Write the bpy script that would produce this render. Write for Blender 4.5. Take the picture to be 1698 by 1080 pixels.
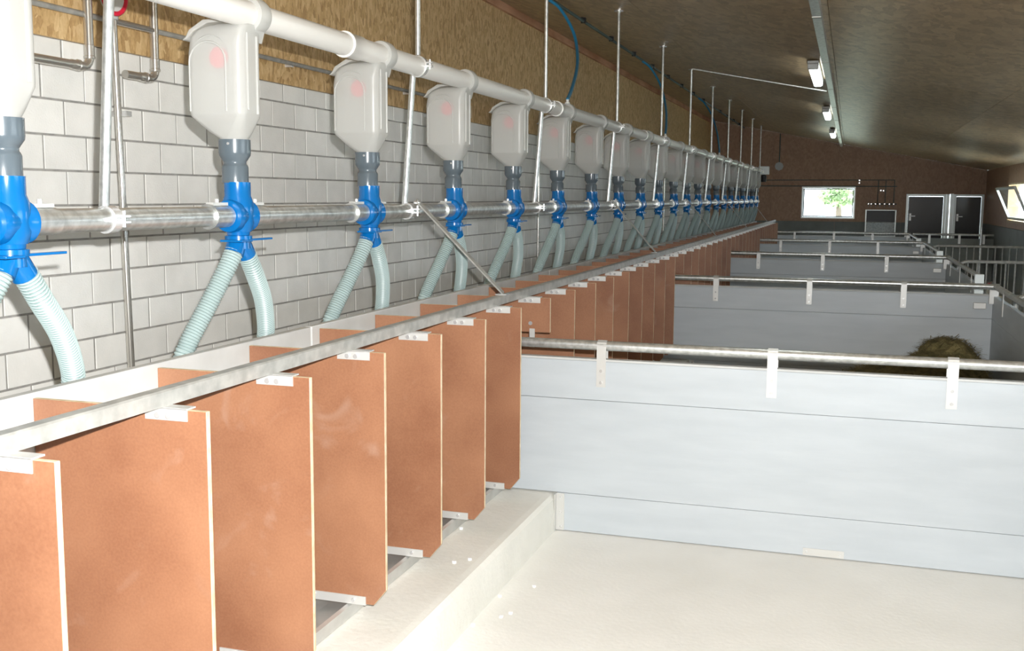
import bpy, math, random
from math import sin, cos, pi, radians
from mathutils import Vector, Matrix

random.seed(7)
for o in list(bpy.data.objects): bpy.data.objects.remove(o)
S = bpy.context.scene
COL = S.collection
H = 1.448                       # camera height above the pen floor

# ------------------------------------------------------------------ camera
F, YAW, PITCH, ROLL = 1753.2, 0.30749, 0.12179, 0.0074
fw = Vector((-sin(YAW), cos(YAW), 0)); rt = Vector((cos(YAW), sin(YAW), 0)); up = Vector((0, 0, 1))
f2 = fw * cos(PITCH) - up * sin(PITCH); u2 = up * cos(PITCH) + fw * sin(PITCH)
r3 = rt * cos(ROLL) + u2 * sin(ROLL); u3 = -rt * sin(ROLL) + u2 * cos(ROLL)
cam = bpy.data.cameras.new('camera'); cam.sensor_width = 36; cam.lens = F * 36 / 1698
cam.clip_start = 0.02; cam.clip_end = 300
co = bpy.data.objects.new('camera', cam); COL.objects.link(co)
m = Matrix((r3, u3, -f2)).transposed().to_4x4(); m.translation = Vector((0, 0, H)); co.matrix_world = m
S.camera = co

# ------------------------------------------------------------------ world, flash, exposure
w = bpy.data.worlds.new('sky'); S.world = w; w.use_nodes = True
nt = w.node_tree; bg = nt.nodes['Background']
bg.inputs[0].default_value = (0.80, 0.92, 1.0, 1); bg.inputs[1].default_value = 10.0
FLASH = 830.0
fl = bpy.data.lights.new('camera_flash', 'SPOT'); fl.energy = FLASH; fl.shadow_soft_size = 0.012
fl.spot_size = radians(100); fl.spot_blend = 0.8; fl.color = (1.0, 0.99, 0.97)
fo = bpy.data.objects.new('camera_flash', fl); COL.objects.link(fo)
mm = m.copy(); mm.translation = Vector((0, 0, H)) + u3 * 0.085 + r3 * 0.045; fo.matrix_world = mm
LAMP = 10.0
sun = bpy.data.lights.new('daylight', 'SUN'); sun.energy = 3.0; sun.angle = 0.02
so = bpy.data.objects.new('daylight', sun); COL.objects.link(so); so.rotation_euler = (radians(40), 0, radians(-150))
vs = S.view_settings; vs.view_transform = 'Standard'; vs.look = 'None'; vs.gamma = 1; vs.exposure = 0.0
vs.use_curve_mapping = False

# ------------------------------------------------------------------ materials
def newmat(name, col, rough=0.5, metal=0.0, **kw):
    mt = bpy.data.materials.new(name); mt.use_nodes = True
    b = mt.node_tree.nodes['Principled BSDF']
    b.inputs['Base Color'].default_value = (*col, 1); b.inputs['Roughness'].default_value = rough
    b.inputs['Metallic'].default_value = metal
    for k, v in kw.items(): b.inputs[k].default_value = v
    return mt
def N(mt, t, **kw):
    n = mt.node_tree.nodes.new(t)
    for k, v in kw.items():
        if k in n.inputs: n.inputs[k].default_value = v
        else: setattr(n, k, v)
    return n
def L(mt, a, b): mt.node_tree.links.new(a, b)
def coords(mt, scale=(1, 1, 1), rand=True):
    tc = N(mt, 'ShaderNodeTexCoord'); mp = N(mt, 'ShaderNodeMapping'); mp.inputs['Scale'].default_value = scale
    L(mt, tc.outputs['Object'], mp.inputs['Vector'])
    if rand:
        oi = N(mt, 'ShaderNodeObjectInfo'); mu = N(mt, 'ShaderNodeMath', operation='MULTIPLY'); mu.inputs[1].default_value = 37
        L(mt, oi.outputs['Random'], mu.inputs[0]); cx = N(mt, 'ShaderNodeCombineXYZ')
        for i in range(3): L(mt, mu.outputs[0], cx.inputs[i])
        L(mt, cx.outputs[0], mp.inputs['Location'])
    return mp.outputs['Vector']
def noisy(name, c1, c2, scale=8, stretch=(1, 1, 1), rough=0.5, metal=0, bump=0.0, bscale=None, lo=.35, hi=.65, detail=5, objvar=0.0, **kw):
    mt = newmat(name, c1, rough, metal, **kw); b = mt.node_tree.nodes['Principled BSDF']
    v = coords(mt, stretch); n = N(mt, 'ShaderNodeTexNoise'); n.inputs['Scale'].default_value = scale; n.inputs['Detail'].default_value = detail
    L(mt, v, n.inputs['Vector'])
    r = N(mt, 'ShaderNodeValToRGB'); r.color_ramp.elements[0].position = lo; r.color_ramp.elements[1].position = hi
    r.color_ramp.elements[0].color = (*c1, 1); r.color_ramp.elements[1].color = (*c2, 1)
    L(mt, n.outputs['Fac'], r.inputs['Fac'])
    out = r.outputs['Color']
    if objvar:
        oi = N(mt, 'ShaderNodeObjectInfo'); mr = N(mt, 'ShaderNodeMapRange'); mr.inputs['To Min'].default_value = 1 - objvar; mr.inputs['To Max'].default_value = 1 + objvar
        L(mt, oi.outputs['Random'], mr.inputs['Value']); mx = N(mt, 'ShaderNodeVectorMath', operation='SCALE')
        L(mt, out, mx.inputs[0]); L(mt, mr.outputs[0], mx.inputs['Scale']); out = mx.outputs[0]
    L(mt, out, b.inputs['Base Color'])
    if bump:
        n2 = N(mt, 'ShaderNodeTexNoise'); n2.inputs['Scale'].default_value = bscale or scale * 6; n2.inputs['Detail'].default_value = 3
        L(mt, v, n2.inputs['Vector']); bp = N(mt, 'ShaderNodeBump'); bp.inputs['Strength'].default_value = bump; bp.inputs['Distance'].default_value = 0.004
        L(mt, n2.outputs['Fac'], bp.inputs['Height']); L(mt, bp.outputs[0], b.inputs['Normal'])
    return mt
def strandboard(name, dark, mid, light, scale=26, stretch=(1, 1, 1), rough=.55, bump=.35, spec=.4):
    mt = newmat(name, mid, rough); b = mt.node_tree.nodes['Principled BSDF']; b.inputs['Specular IOR Level'].default_value = spec
    v = coords(mt, stretch)
    ns = N(mt, 'ShaderNodeTexNoise'); ns.inputs['Scale'].default_value = 5; L(mt, v, ns.inputs['Vector'])
    mxv = N(mt, 'ShaderNodeMix', data_type='RGBA'); mxv.inputs[0].default_value = .12
    L(mt, v, mxv.inputs[6]); L(mt, ns.outputs['Color'], mxv.inputs[7])
    vo = N(mt, 'ShaderNodeTexVoronoi'); vo.inputs['Scale'].default_value = scale; L(mt, mxv.outputs[2], vo.inputs['Vector'])
    sep = N(mt, 'ShaderNodeSeparateColor'); L(mt, vo.outputs['Color'], sep.inputs[0])
    n2 = N(mt, 'ShaderNodeTexNoise'); n2.inputs['Scale'].default_value = scale * 2.2; n2.inputs['Detail'].default_value = 6; L(mt, v, n2.inputs['Vector'])
    ad = N(mt, 'ShaderNodeMath', operation='MULTIPLY_ADD'); ad.inputs[1].default_value = .5
    mu = N(mt, 'ShaderNodeMath', operation='MULTIPLY'); mu.inputs[1].default_value = .55; L(mt, n2.outputs['Fac'], mu.inputs[0])
    L(mt, sep.outputs[0], ad.inputs[0]); L(mt, mu.outputs[0], ad.inputs[2])
    r = N(mt, 'ShaderNodeValToRGB'); e = r.color_ramp.elements; e[0].position = .2; e[0].color = (*dark, 1); e[1].position = .85; e[1].color = (*light, 1)
    k = r.color_ramp.elements.new(.5); k.color = (*mid, 1)
    L(mt, ad.outputs[0], r.inputs['Fac']); L(mt, r.outputs['Color'], b.inputs['Base Color'])
    bp = N(mt, 'ShaderNodeBump'); bp.inputs['Strength'].default_value = bump; bp.inputs['Distance'].default_value = .003
    L(mt, ad.outputs[0], bp.inputs['Height']); L(mt, bp.outputs[0], b.inputs['Normal'])
    return mt

M = {}
M['brick'] = noisy('light_grey_brick', (.78, .78, .75), (.86, .855, .825), scale=6, rough=.85, bump=.25, bscale=150, objvar=.05)
M['mortar'] = noisy('grey_mortar', (.27, .265, .25), (.38, .37, .35), scale=20, rough=.95, bump=.4, bscale=120)
M['osb'] = strandboard('golden_strandboard', (.38, .23, .095), (.60, .40, .185), (.76, .56, .30), scale=62, stretch=(1, 1.0, .45))
M['osb_ceiling'] = strandboard('brown_strandboard', (.28, .20, .11), (.41, .30, .175), (.52, .40, .24), scale=24, stretch=(1, .5, 1), rough=.36, bump=.12, spec=.5)
M['back_board'] = strandboard('red_brown_board', (.31, .18, .11), (.36, .215, .135), (.41, .26, .165), scale=40, stretch=(1, 1, .6), rough=.5, bump=.1)
M['batten'] = noisy('reddish_timber', (.42, .20, .10), (.60, .33, .19), scale=6, stretch=(1, .3, 1), rough=.7)
M['floor'] = noisy('pale_concrete', (.81, .80, .755), (.89, .88, .84), scale=3, rough=.8, bump=.25, bscale=60, lo=.3, hi=.75, detail=8)
M['step'] = noisy('pale_cast_concrete', (.76, .75, .69), (.85, .84, .78), scale=5, rough=.85, bump=.5, bscale=45, lo=.3, hi=.75, detail=8)
M['grey_plastic'] = noisy('grey_plastic_plank', (.45, .49, .52), (.49, .53, .56), scale=3, stretch=(1, 1, 6), rough=.42, bump=.05, objvar=.02)
M['dado'] = noisy('dark_grey_cladding', (.115, .125, .11), (.15, .16, .145), scale=4, rough=.5)
M['edge'] = noisy('pale_plywood_edge', (.62, .48, .30), (.78, .66, .46), scale=30, rough=.6)
M['galv'] = noisy('galvanised_steel', (.52, .54, .53), (.74, .76, .75), scale=40, rough=.33, metal=.8, bump=.05, objvar=.0)
M['galv_dull'] = noisy('dull_galvanised_steel', (.38, .38, .36), (.52, .52, .49), scale=25, rough=.45, metal=.4)
M['steel'] = newmat('stainless_steel', (.62, .60, .56), .24, .8)
M['alu'] = newmat('aluminium_strap', (.62, .62, .60), .38, .35)
M['zinc'] = newmat('bright_zinc', (.75, .76, .76), .25, .6)
M['board_grey'] = noisy('pale_grey_board', (.50, .51, .50), (.58, .59, .58), scale=6, rough=.6)
M['trough'] = noisy('trough_steel', (.52, .52, .50), (.64, .64, .62), scale=9, rough=.35, metal=.5)
M['white_pvc'] = newmat('white_plastic_pipe', (.70, .69, .66), .28)
M['grey_pvc'] = newmat('dark_grey_plastic', (.095, .12, .14), .22)
M['blue'] = newmat('bright_blue_plastic', (.002, .12, .36), .2)
M['blue_hose'] = newmat('blue_hose', (.02, .22, .42), .35)
M['hose'] = newmat('pale_blue_grey_hose', (.36, .45, .445), .38)
M['hose_groove'] = newmat('darker_hose_groove', (.20, .27, .265), .45)
M['red'] = newmat('red_plastic', (.75, .02, .06), .35)
M['black'] = newmat('black_plastic', (.012, .012, .013), .4)
M['dark_glass'] = newmat('dark_door_panel', (.016, .016, .015), .16)
M['frame_white'] = newmat('white_metal_frame', (.72, .76, .74), .3, .2)
M['frame_wood'] = noisy('window_timber', (.42, .30, .17), (.55, .42, .26), scale=10, rough=.6)
M['cable'] = newmat('dark_green_pipe', (.05, .085, .08), .5)
M['lamp_body'] = newmat('grey_lamp_body', (.45, .46, .45), .4)
M['crumb'] = newmat('white_crumb', (.9, .9, .88), .6)
M['bark'] = newmat('bark', (.14, .10, .07), .9)
M['leaf'] = noisy('green_leaves', (.22, .34, .14), (.36, .48, .24), scale=2, rough=.6)
M['grass'] = noisy('meadow', (.50, .56, .40), (.62, .66, .52), scale=1.5, rough=.9)
M['hay'] = noisy('green_brown_hay', (.14, .12, .045), (.34, .28, .12), scale=14, rough=.9)
# glass pane
gm = newmat('window_glass', (.9, .95, .95), .02); gm.node_tree.nodes['Principled BSDF'].inputs['Alpha'].default_value = .12; M['glass'] = gm
# plywood face: brown phenolic film with pale scuffs
pf = newmat('brown_plywood_film', (.36, .14, .07), .38); b = pf.node_tree.nodes['Principled BSDF']
v = coords(pf, (1, 1, 1)); n1 = N(pf, 'ShaderNodeTexNoise'); n1.inputs['Scale'].default_value = 3.5; n1.inputs['Detail'].default_value = 4; L(pf, v, n1.inputs['Vector'])
n2 = N(pf, 'ShaderNodeTexNoise'); n2.inputs['Scale'].default_value = 160; n2.inputs['Detail'].default_value = 2; L(pf, v, n2.inputs['Vector'])
ad = N(pf, 'ShaderNodeMath', operation='MULTIPLY_ADD'); ad.inputs[1].default_value = .35; L(pf, n2.outputs['Fac'], ad.inputs[0]); L(pf, n1.outputs['Fac'], ad.inputs[2])
r = N(pf, 'ShaderNodeValToRGB'); r.color_ramp.elements[0].position = .45; r.color_ramp.elements[1].position = .9
r.color_ramp.elements[0].color = (.235, .101, .054, 1); r.color_ramp.elements[1].color = (.36, .175, .096, 1); L(pf, ad.outputs[0], r.inputs['Fac'])
n3 = N(pf, 'ShaderNodeTexNoise'); n3.inputs['Scale'].default_value = 5; n3.inputs['Detail'].default_value = 9; n3.inputs['Distortion'].default_value = 1.5; L(pf, v, n3.inputs['Vector'])
r2 = N(pf, 'ShaderNodeValToRGB'); r2.color_ramp.elements[0].position = .62; r2.color_ramp.elements[1].position = .80
r2.color_ramp.elements[0].color = (0, 0, 0, 1); r2.color_ramp.elements[1].color = (.45, .45, .45, 1); L(pf, n3.outputs['Fac'], r2.inputs['Fac'])
mx = N(pf, 'ShaderNodeMix', data_type='RGBA'); L(pf, r2.outputs['Color'], mx.inputs[0]); L(pf, r.outputs['Color'], mx.inputs[6]); mx.inputs[7].default_value = (.42, .28, .21, 1)
L(pf, mx.outputs[2], b.inputs['Base Color']); M['ply'] = pf
# milky bottle plastic
bt = bpy.data.materials.new('milky_plastic'); bt.use_nodes = True; t = bt.node_tree; b = t.nodes['Principled BSDF']
b.inputs['Base Color'].default_value = (.63, .635, .615, 1); b.inputs['Roughness'].default_value = .3
tl = t.nodes.new('ShaderNodeBsdfTranslucent'); tl.inputs[0].default_value = (.75, .75, .73, 1)
tp = t.nodes.new('ShaderNodeBsdfTransparent'); tp.inputs[0].default_value = (.96, .97, .96, 1)
m1 = t.nodes.new('ShaderNodeMixShader'); m1.inputs[0].default_value = .25; m2 = t.nodes.new('ShaderNodeMixShader'); m2.inputs[0].default_value = .32
t.links.new(b.outputs[0], m1.inputs[1]); t.links.new(tl.outputs[0], m1.inputs[2]); t.links.new(m1.outputs[0], m2.inputs[1]); t.links.new(tp.outputs[0], m2.inputs[2])
t.links.new(m2.outputs[0], t.nodes['Material Output'].inputs[0]); M['milky'] = bt
# lamp tube
lm = bpy.data.materials.new('lit_tube'); lm.use_nodes = True; lb = lm.node_tree.nodes['Principled BSDF']
lb.inputs['Emission Color'].default_value = (.93, 1, .97, 1); lb.inputs['Emission Strength'].default_value = LAMP; M['lit'] = lm

# ------------------------------------------------------------------ mesh building helpers
class MB:
    def __init__(s): s.v = []; s.f = []; s.mi = []
    def add(s, vs, fs, mi=0):
        b = len(s.v); s.v += [tuple(x) for x in vs]; s.f += [tuple(i + b for i in f) for f in fs]; s.mi += [mi] * len(fs); return s
    def box(s, x0, x1, y0, y1, z0, z1, mi=0):
        x0, x1 = sorted((x0, x1)); y0, y1 = sorted((y0, y1)); z0, z1 = sorted((z0, z1))
        return s.add([(x0, y0, z0), (x1, y0, z0), (x1, y1, z0), (x0, y1, z0), (x0, y0, z1), (x1, y0, z1), (x1, y1, z1), (x0, y1, z1)],
                     [(0, 3, 2, 1), (4, 5, 6, 7), (0, 1, 5, 4), (1, 2, 6, 5), (2, 3, 7, 6), (3, 0, 4, 7)], mi)
    def tube(s, pts, r, n=12, cap=True, radii=None, mi=0):
        pts = [Vector(p) for p in pts]; k = len(pts); rings = []
        prev = None
        for i, p in enumerate(pts):
            if i == 0: t = pts[1] - p
            elif i == k - 1: t = p - pts[i - 1]
            else: t = (pts[i + 1] - p).normalized() + (p - pts[i - 1]).normalized()
            if t.length < 1e-9: t = prev_t
            t.normalize(); prev_t = t
            if prev is None: a = t.cross(Vector((0, 0, 1)) if abs(t.z) < .9 else Vector((1, 0, 0))).normalized()
            else: a = (prev - t * prev.dot(t)).normalized()
            prev = a; bb = t.cross(a); rr = radii[i] if radii else r
            rings.append([p + (a * cos(2 * pi * j / n) + bb * sin(2 * pi * j / n)) * rr for j in range(n)])
        vs = [q for rg in rings for q in rg]; fs = []
        for i in range(k - 1):
            for j in range(n):
                fs.append((i * n + j, (i + 1) * n + j, (i + 1) * n + (j + 1) % n, i * n + (j + 1) % n)[::-1])
        if cap: fs.append(tuple(range(n))); fs.append(tuple(range((k - 1) * n, k * n))[::-1])
        return s.add(vs, fs, mi)
    def lathe(s, prof, c=(0, 0, 0), axis='z', n=24, mi=0):
        c = Vector(c); ax = {'x': Vector((1, 0, 0)), 'y': Vector((0, 1, 0)), 'z': Vector((0, 0, 1))}[axis]
        # prof: list of (r, h)
        pts = [c + ax * h for r, h in prof]
        a = ax.cross(Vector((1, 0, 0)) if axis != 'x' else Vector((0, 1, 0))).normalized(); bb = ax.cross(a)
        vs = []; fs = []
        for p, (r, h) in zip(pts, prof):
            vs += [p + (a * cos(2 * pi * j / n) + bb * sin(2 * pi * j / n)) * r for j in range(n)]
        k = len(prof)
        for i in range(k - 1):
            for j in range(n): fs.append((i * n + j, i * n + (j + 1) % n, (i + 1) * n + (j + 1) % n, (i + 1) * n + j))
        fs.append(tuple(range(n))[::-1]); fs.append(tuple(range((k - 1) * n, k * n)))
        return s.add(vs, fs, mi)
    def prism(s, poly, d0, d1, plane='xz', mi=0, side=None):
        def P(a, b, d): return {'xz': (a, d, b), 'xy': (a, b, d), 'yz': (d, a, b)}[plane]
        n = len(poly); vs = [P(a, b, d0) for a, b in poly] + [P(a, b, d1) for a, b in poly]
        s.add(vs, [tuple(range(n)), tuple(range(n, 2 * n))[::-1]], mi)
        b = len(s.v) - 2 * n
        for i in range(n):
            j = (i + 1) % n; s.f.append((b + i, b + n + i, b + n + j, b + j)); s.mi.append(mi if side is None else side)
        return s
    def mesh(s, name, mats, smooth=None):
        me = bpy.data.meshes.new(name); me.from_pydata(s.v, [], s.f)
        for mt in (mats if isinstance(mats, (list, tuple)) else [mats]): me.materials.append(mt)
        for p, i in zip(me.polygons, s.mi): p.material_index = i
        me.validate(); me.update()
        import bmesh
        bm = bmesh.new(); bm.from_mesh(me); bmesh.ops.recalc_face_normals(bm, faces=bm.faces); bm.to_mesh(me); bm.free()
        if smooth is not None:
            me.shade_smooth(); me.set_sharp_from_angle(angle=radians(smooth))
        return me
    def build(s, name, mats, parent=None, loc=None, smooth=None, bevel=0):
        """origin at the geometry's lower centre unless loc given"""
        if loc is None:
            xs = [v[0] for v in s.v]; ys = [v[1] for v in s.v]; zs = [v[2] for v in s.v]
            loc = ((min(xs) + max(xs)) / 2, (min(ys) + max(ys)) / 2, min(zs))
        s.v = [(v[0] - loc[0], v[1] - loc[1], v[2] - loc[2]) for v in s.v]
        me = s.mesh(name, mats, smooth)
        o = link(name, me, parent, loc)
        if bevel:
            md = o.modifiers.new('bevel', 'BEVEL'); md.width = bevel; md.segments = 2; md.limit_method = 'ANGLE'
            me.shade_smooth(); me.set_sharp_from_angle(angle=radians(50))
        return o
def link(name, me, parent=None, loc=(0, 0, 0)):
    o = bpy.data.objects.new(name, me); COL.objects.link(o)
    if parent is not None:
        o.parent = parent; o.location = Vector(loc) - world_of(parent)
    else: o.location = loc
    return o
def world_of(o):
    p = Vector(o.location)
    while o.parent is not None: o = o.parent; p = p + Vector(o.location)
    return p
def tag(o, label=None, cat=None, group=None, kind=None):
    if label: o['label'] = label
    if cat: o['category'] = cat
    if group: o['group'] = group
    if kind: o['kind'] = kind
    return o
def thing(name, loc, label, cat, group=None):
    o = bpy.data.objects.new(name, None); o.empty_display_size = .05; COL.objects.link(o); o.location = loc
    return tag(o, label, cat, group)
def struct(name, mb, mt, **kw):
    return tag(mb.build(name, mt, **kw), kind='structure')
def dup(o, parent=None, delta=None):
    c = o.copy(); COL.objects.link(c)
    if parent is not None: c.parent = parent
    if delta is not None: c.location = Vector(o.location) + Vector(delta)
    for ch in list(o.children): dup(ch, c)
    return c
ORD = ['first', 'second', 'third', 'fourth', 'fifth', 'sixth', 'seventh', 'eighth', 'ninth', 'tenth', 'eleventh', 'twelfth', 'thirteenth', 'fourteenth',
       'fifteenth', 'sixteenth', 'seventeenth', 'eighteenth', 'nineteenth', 'twentieth', 'twenty-first', 'twenty-second', 'twenty-third', 'twenty-fourth']
def arc(c, a, b, r, t0, t1, n=8):
    c, a, b = Vector(c), Vector(a), Vector(b)
    return [c + a * (r * cos(t0 + (t1 - t0) * i / n)) + b * (r * sin(t0 + (t1 - t0) * i / n)) for i in range(n + 1)]
def bezier(p, n=16):
    out = []
    p = [Vector(q) for q in p]
    for i in range(n + 1):
        t = i / n; q = list(p)
        while len(q) > 1: q = [q[j].lerp(q[j + 1], t) for j in range(len(q) - 1)]
        out.append(q[0])
    return out
def catmull(p, n=8):
    p = [Vector(q) for q in p]; p = [p[0] * 2 - p[1]] + p + [p[-1] * 2 - p[-2]]; out = []
    for i in range(1, len(p) - 2):
        for k in range(n):
            t = k / n; a, b, c, d = p[i - 1], p[i], p[i + 1], p[i + 2]
            out.append(.5 * ((2 * b) + (c - a) * t + (2 * a - 5 * b + 4 * c - d) * t * t + (3 * b - a - 3 * c + d) * t ** 3))
    out.append(p[-2]); return out

# ------------------------------------------------------------------ the setting
YB = 22.3; XL = -2.8; XR = 2.464; YF = -3.2
def ceil_z(x): return H + 1.57 - .192 * (x + 2.8)
struct('floor', MB().box(XL - .3, XR + .3, YF, YB + .2, -.2, 0), M['floor'])
st = MB().prism([(XL, 0), (-1.17, 0), (-1.168, .07), (-1.172, .148), (-1.185, .163), (-1.21, .166), (XL, .166)], YF, 21.45, 'xz')
struct('trim_1', st, M['step'])
# left wall: mortar slab, bricks, strand boards
wl = struct('wall_left', MB().box(XL - .2, XL - .0035, YF, YB, 0, H + 1.62), M['mortar'])
PI_, CO_ = .23, .129
rows = []
zt = H + .469 + CO_
cells = []
for rr in range(16):
    z1 = zt - rr * CO_ - .0042; z0 = zt - (rr + 1) * CO_ + .0042
    if z0 < .17: break
    ph = 4.797 if rr % 2 == 1 else 4.682
    k = -16
    while True:
        y0 = ph + k * PI_ + .0045; y1 = y0 + PI_ - .009; k += 1
        if y0 > YB: break
        if y1 < 1.2: continue
        cells.append((y0, min(y1, YB), z0, min(z1, H + .558)))
def brick_mesh(w, h):
    e = .0015; x0, x1 = XL - .0 - .02, XL + 0.0
    hw = w / 2; mb = MB()
    mb.add([(x0 - XL, -hw, 0), (x0 - XL, hw, 0), (x0 - XL, hw, h), (x0 - XL, -hw, h),
            (-e, -hw, 0), (-e, hw, 0), (-e, hw, h), (-e, -hw, h), (0, -hw + e, e), (0, hw - e, e), (0, hw - e, h - e), (0, -hw + e, h - e)],
           [(0, 1, 5, 4), (1, 2, 6, 5), (2, 3, 7, 6), (3, 0, 4, 7), (4, 5, 9, 8), (5, 6, 10, 9), (6, 7, 11, 10), (7, 4, 8, 11), (8, 9, 10, 11), (3, 2, 1, 0)])
    return mb
bm_cache = {}
near = [c for c in cells if c[0] > 2.75 and c[2] > H - .93]
near.sort(key=lambda c: c[0]); near = near[:300]; ns = set(near)
for (y0, y1, z0, z1) in near:
    key = (round(y1 - y0, 3), round(z1 - z0, 3))
    if key not in bm_cache: bm_cache[key] = brick_mesh(*key).mesh('brick', M['brick'])
    link('brick', bm_cache[key], wl, (XL + random.uniform(-.0015, .0015), (y0 + y1) / 2, z0))
far = MB()
for c in cells:
    if c in ns: continue
    y0, y1, z0, z1 = c; bmh = brick_mesh(y1 - y0, z1 - z0)
    far.add([(XL + v[0], (y0 + y1) / 2 + v[1], z0 + v[2]) for v in bmh.v], bmh.f)
tag(far.build('brickwork', M['brick'], wl), kind='stuff')
y = YF; j = 0
for yj in [-.9, 1.6, 4.10, 6.60, 9.10, 11.60, 14.10, 16.60, 19.10, 21.60]:
    y1 = min(yj + 2.494, YB)
    MB().box(XL, XL + .018, yj, y1, H + .560, H + 1.50).build('strand_board', M['osb'], wl)
struct('trim_2', MB().box(XL, XL + .045, YF, YB, H + 1.50, H + 1.57), M['batten'])
# ceiling (falls from left to right) in boards
cl = MB().prism([(XL - .2, ceil_z(XL - .2) + .02), (XR + .2, ceil_z(XR + .2) + .02), (XR + .2, ceil_z(XR + .2) + .2), (XL - .2, ceil_z(XL - .2) + .2)], YF, YB + .2, 'xz')
ce = struct('ceiling', cl, M['back_board'])
xs = [XL, -1.49, -.17, 1.15, XR]
for i in range(4):
    y = YF + (0 if i % 2 == 0 else -1.25)
    while y < YB:
        a, b_ = max(y, YF) + .0015, min(y + 2.5, YB) - .0015; x0, x1 = xs[i] + .0015, xs[i + 1] - .0015
        MB().prism([(x0, ceil_z(x0)), (x1, ceil_z(x1)), (x1, ceil_z(x1) + .02), (x0, ceil_z(x0) + .02)], a, b_, 'xz').build('ceiling_board', M['osb_ceiling'], ce)
        y += 2.5
# walls with openings
def wall_boards(name, axis, pos, th, a0, a1, z0, topf, holes, step, bmat, core):
    """wall in plane axis='y' (y=pos) or 'x' (x=pos); boards cut around holes [(a0,a1,z0,z1)]"""
    def rects(A0, A1, Z0, Z1):
        out = [(A0, A1, Z0, Z1)]
        for (h0, h1, g0, g1) in holes:
            nx = []
            for (p, q, r_, s_) in out:
                if h0 >= q or h1 <= p or g0 >= s_ or g1 <= r_: nx.append((p, q, r_, s_)); continue
                if h0 > p: nx.append((p, h0, r_, s_))
                if h1 < q: nx.append((h1, q, r_, s_))
                if g0 > r_: nx.append((max(p, h0), min(q, h1), r_, g0))
                if g1 < s_: nx.append((max(p, h0), min(q, h1), g1, s_))
            out = nx
        return out
    def put(mb, p, q, r_, s_, d0, d1):
        if axis == 'y':
            mb.prism([(p, r_), (q, r_), (q, min(s_, topf(q))), (p, min(s_, topf(p)))], d0, d1, 'xz')
        else:
            mb.prism([(p, r_), (q, r_), (q, min(s_, topf(q))), (p, min(s_, topf(p)))], d0, d1, 'yz')
    sg = 1 if pos > 0 else -1
    core_mb = MB()
    for rc in rects(a0, a1, 0, 9): put(core_mb, *rc, pos + sg * .02, pos + sg * (th))
    root = tag(core_mb.build(name, core), kind='structure')
    zd = H - .455
    a = a0
    while a < a1 - .01:
        b2 = min(a + step, a1)
        for rc in rects(a + .002, b2 - .002, zd, 9):
            mb = MB(); put(mb, *rc, pos, pos + sg * .02); mb.build('wall_board', bmat, root)
        for rc in rects(a + .002, b2 - .002, 0, zd - .004):
            mb = MB(); put(mb, *rc, pos - sg * .006, pos + sg * .02); mb.build('cladding_sheet', M['dado'], root)
        a = b2
    return root
WIN = (-.956, .075, H - .40, H + .232)
DR = (1.03, 2.44, 0, H + .10)
wall_boards('wall_back', 'y', YB, .16, XL, XR + .2, 0, ceil_z, [WIN, DR], 1.25, M['back_board'], M['back_board'])
RW = [(-1.9, -.4, H - .36, H + .27), (2.0, 4.2, H - .36, H + .27), (7.0, 9.2, H - .36, H + .27), (12.0, 14.2, H - .36, H + .27), (17.0, 19.15, H - .36, H + .27)]
wall_boards('wall_right', 'x', XR, .16, YF, YB, 0, lambda y: ceil_z(XR), RW, 2.5, M['back_board'], M['back_board'])
struct('wall_front', MB().prism([(XL, 0), (XR, 0), (XR, ceil_z(XR)), (XL, ceil_z(XL))], YF - .15, YF, 'xz'), M['back_board'])
# back window
def window(name, axis, pos, a0, a1, z0, z1, fmat, sg, tilt=False, mull=False):
    t = .05
    mb = MB()
    def bx(p, q, r_, s_, d0, d1, m_):
        if axis == 'y': m_.box(p, q, d0, d1, r_, s_)
        else: m_.box(d0, d1, p, q, r_, s_)
    d0, d1 = pos - sg * .012, pos + sg * .16
    bx(a0, a1, z0, z0 + .03, d0, d1, mb); bx(a0, a1, z1 - .03, z1, d0, d1, mb); bx(a0, a0 + .03, z0 + .03, z1 - .03, d0, d1, mb); bx(a1 - .03, a1, z0 + .03, z1 - .03, d0, d1, mb)
    root = tag(mb.build(name, fmat), kind='structure')
    g = MB(); s_ = MB(); i0, i1, j0, j1 = a0 + .032, a1 - .032, z0 + .032, z1 - .032
    if tilt:
        # casement leans into the room, hinged on its lower edge
        ang = radians(24); hh = j1 - j0 - .01
        def tp(h, d): return (pos + sg * .01 - sg * (sin(ang) * h) + sg * d * cos(ang), j0 + .01 + cos(ang) * h + d * sin(ang))
        def slab(p, q, h0, h1, dd, m_):
            c = [tp(h0, 0), tp(h1, 0), tp(h1, dd), tp(h0, dd)]
            m_.prism([(x, z) for x, z in c], p, q, 'xz')
        slab(i0, i1, 0, .04, .035, s_); slab(i0, i1, hh - .04, hh, .035, s_); slab(i0, i0 + .04, .04, hh - .04, .035, s_); slab(i1 - .04, i1, .04, hh - .04, .035, s_)
        sash = s_.build('casement', M['frame_white'], root)
        slab(i0 + .04, i1 - .04, .04, hh - .04, .006, g); g.build('pane', M['glass'], sash)
    else:
        q = pos + sg * .06
        bx(i0, i1, j0, j0 + .02, q, q + sg * .04, s_); bx(i0, i1, j1 - .02, j1, q, q + sg * .04, s_); bx(i0, i0 + .02, j0 + .02, j1 - .02, q, q + sg * .04, s_); bx(i1 - .02, i1, j0 + .02, j1 - .02, q, q + sg * .04, s_)
        sash = s_.build('casement', M['black'], root)
        bx(i0 + .02, i1 - .02, j0 + .02, j1 - .02, q + sg * .015, q + sg * .021, g); g.build('pane', M['glass'], sash)
    return root
window('window_1', 'y', YB, *WIN, M['frame_white'], 1)
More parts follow.
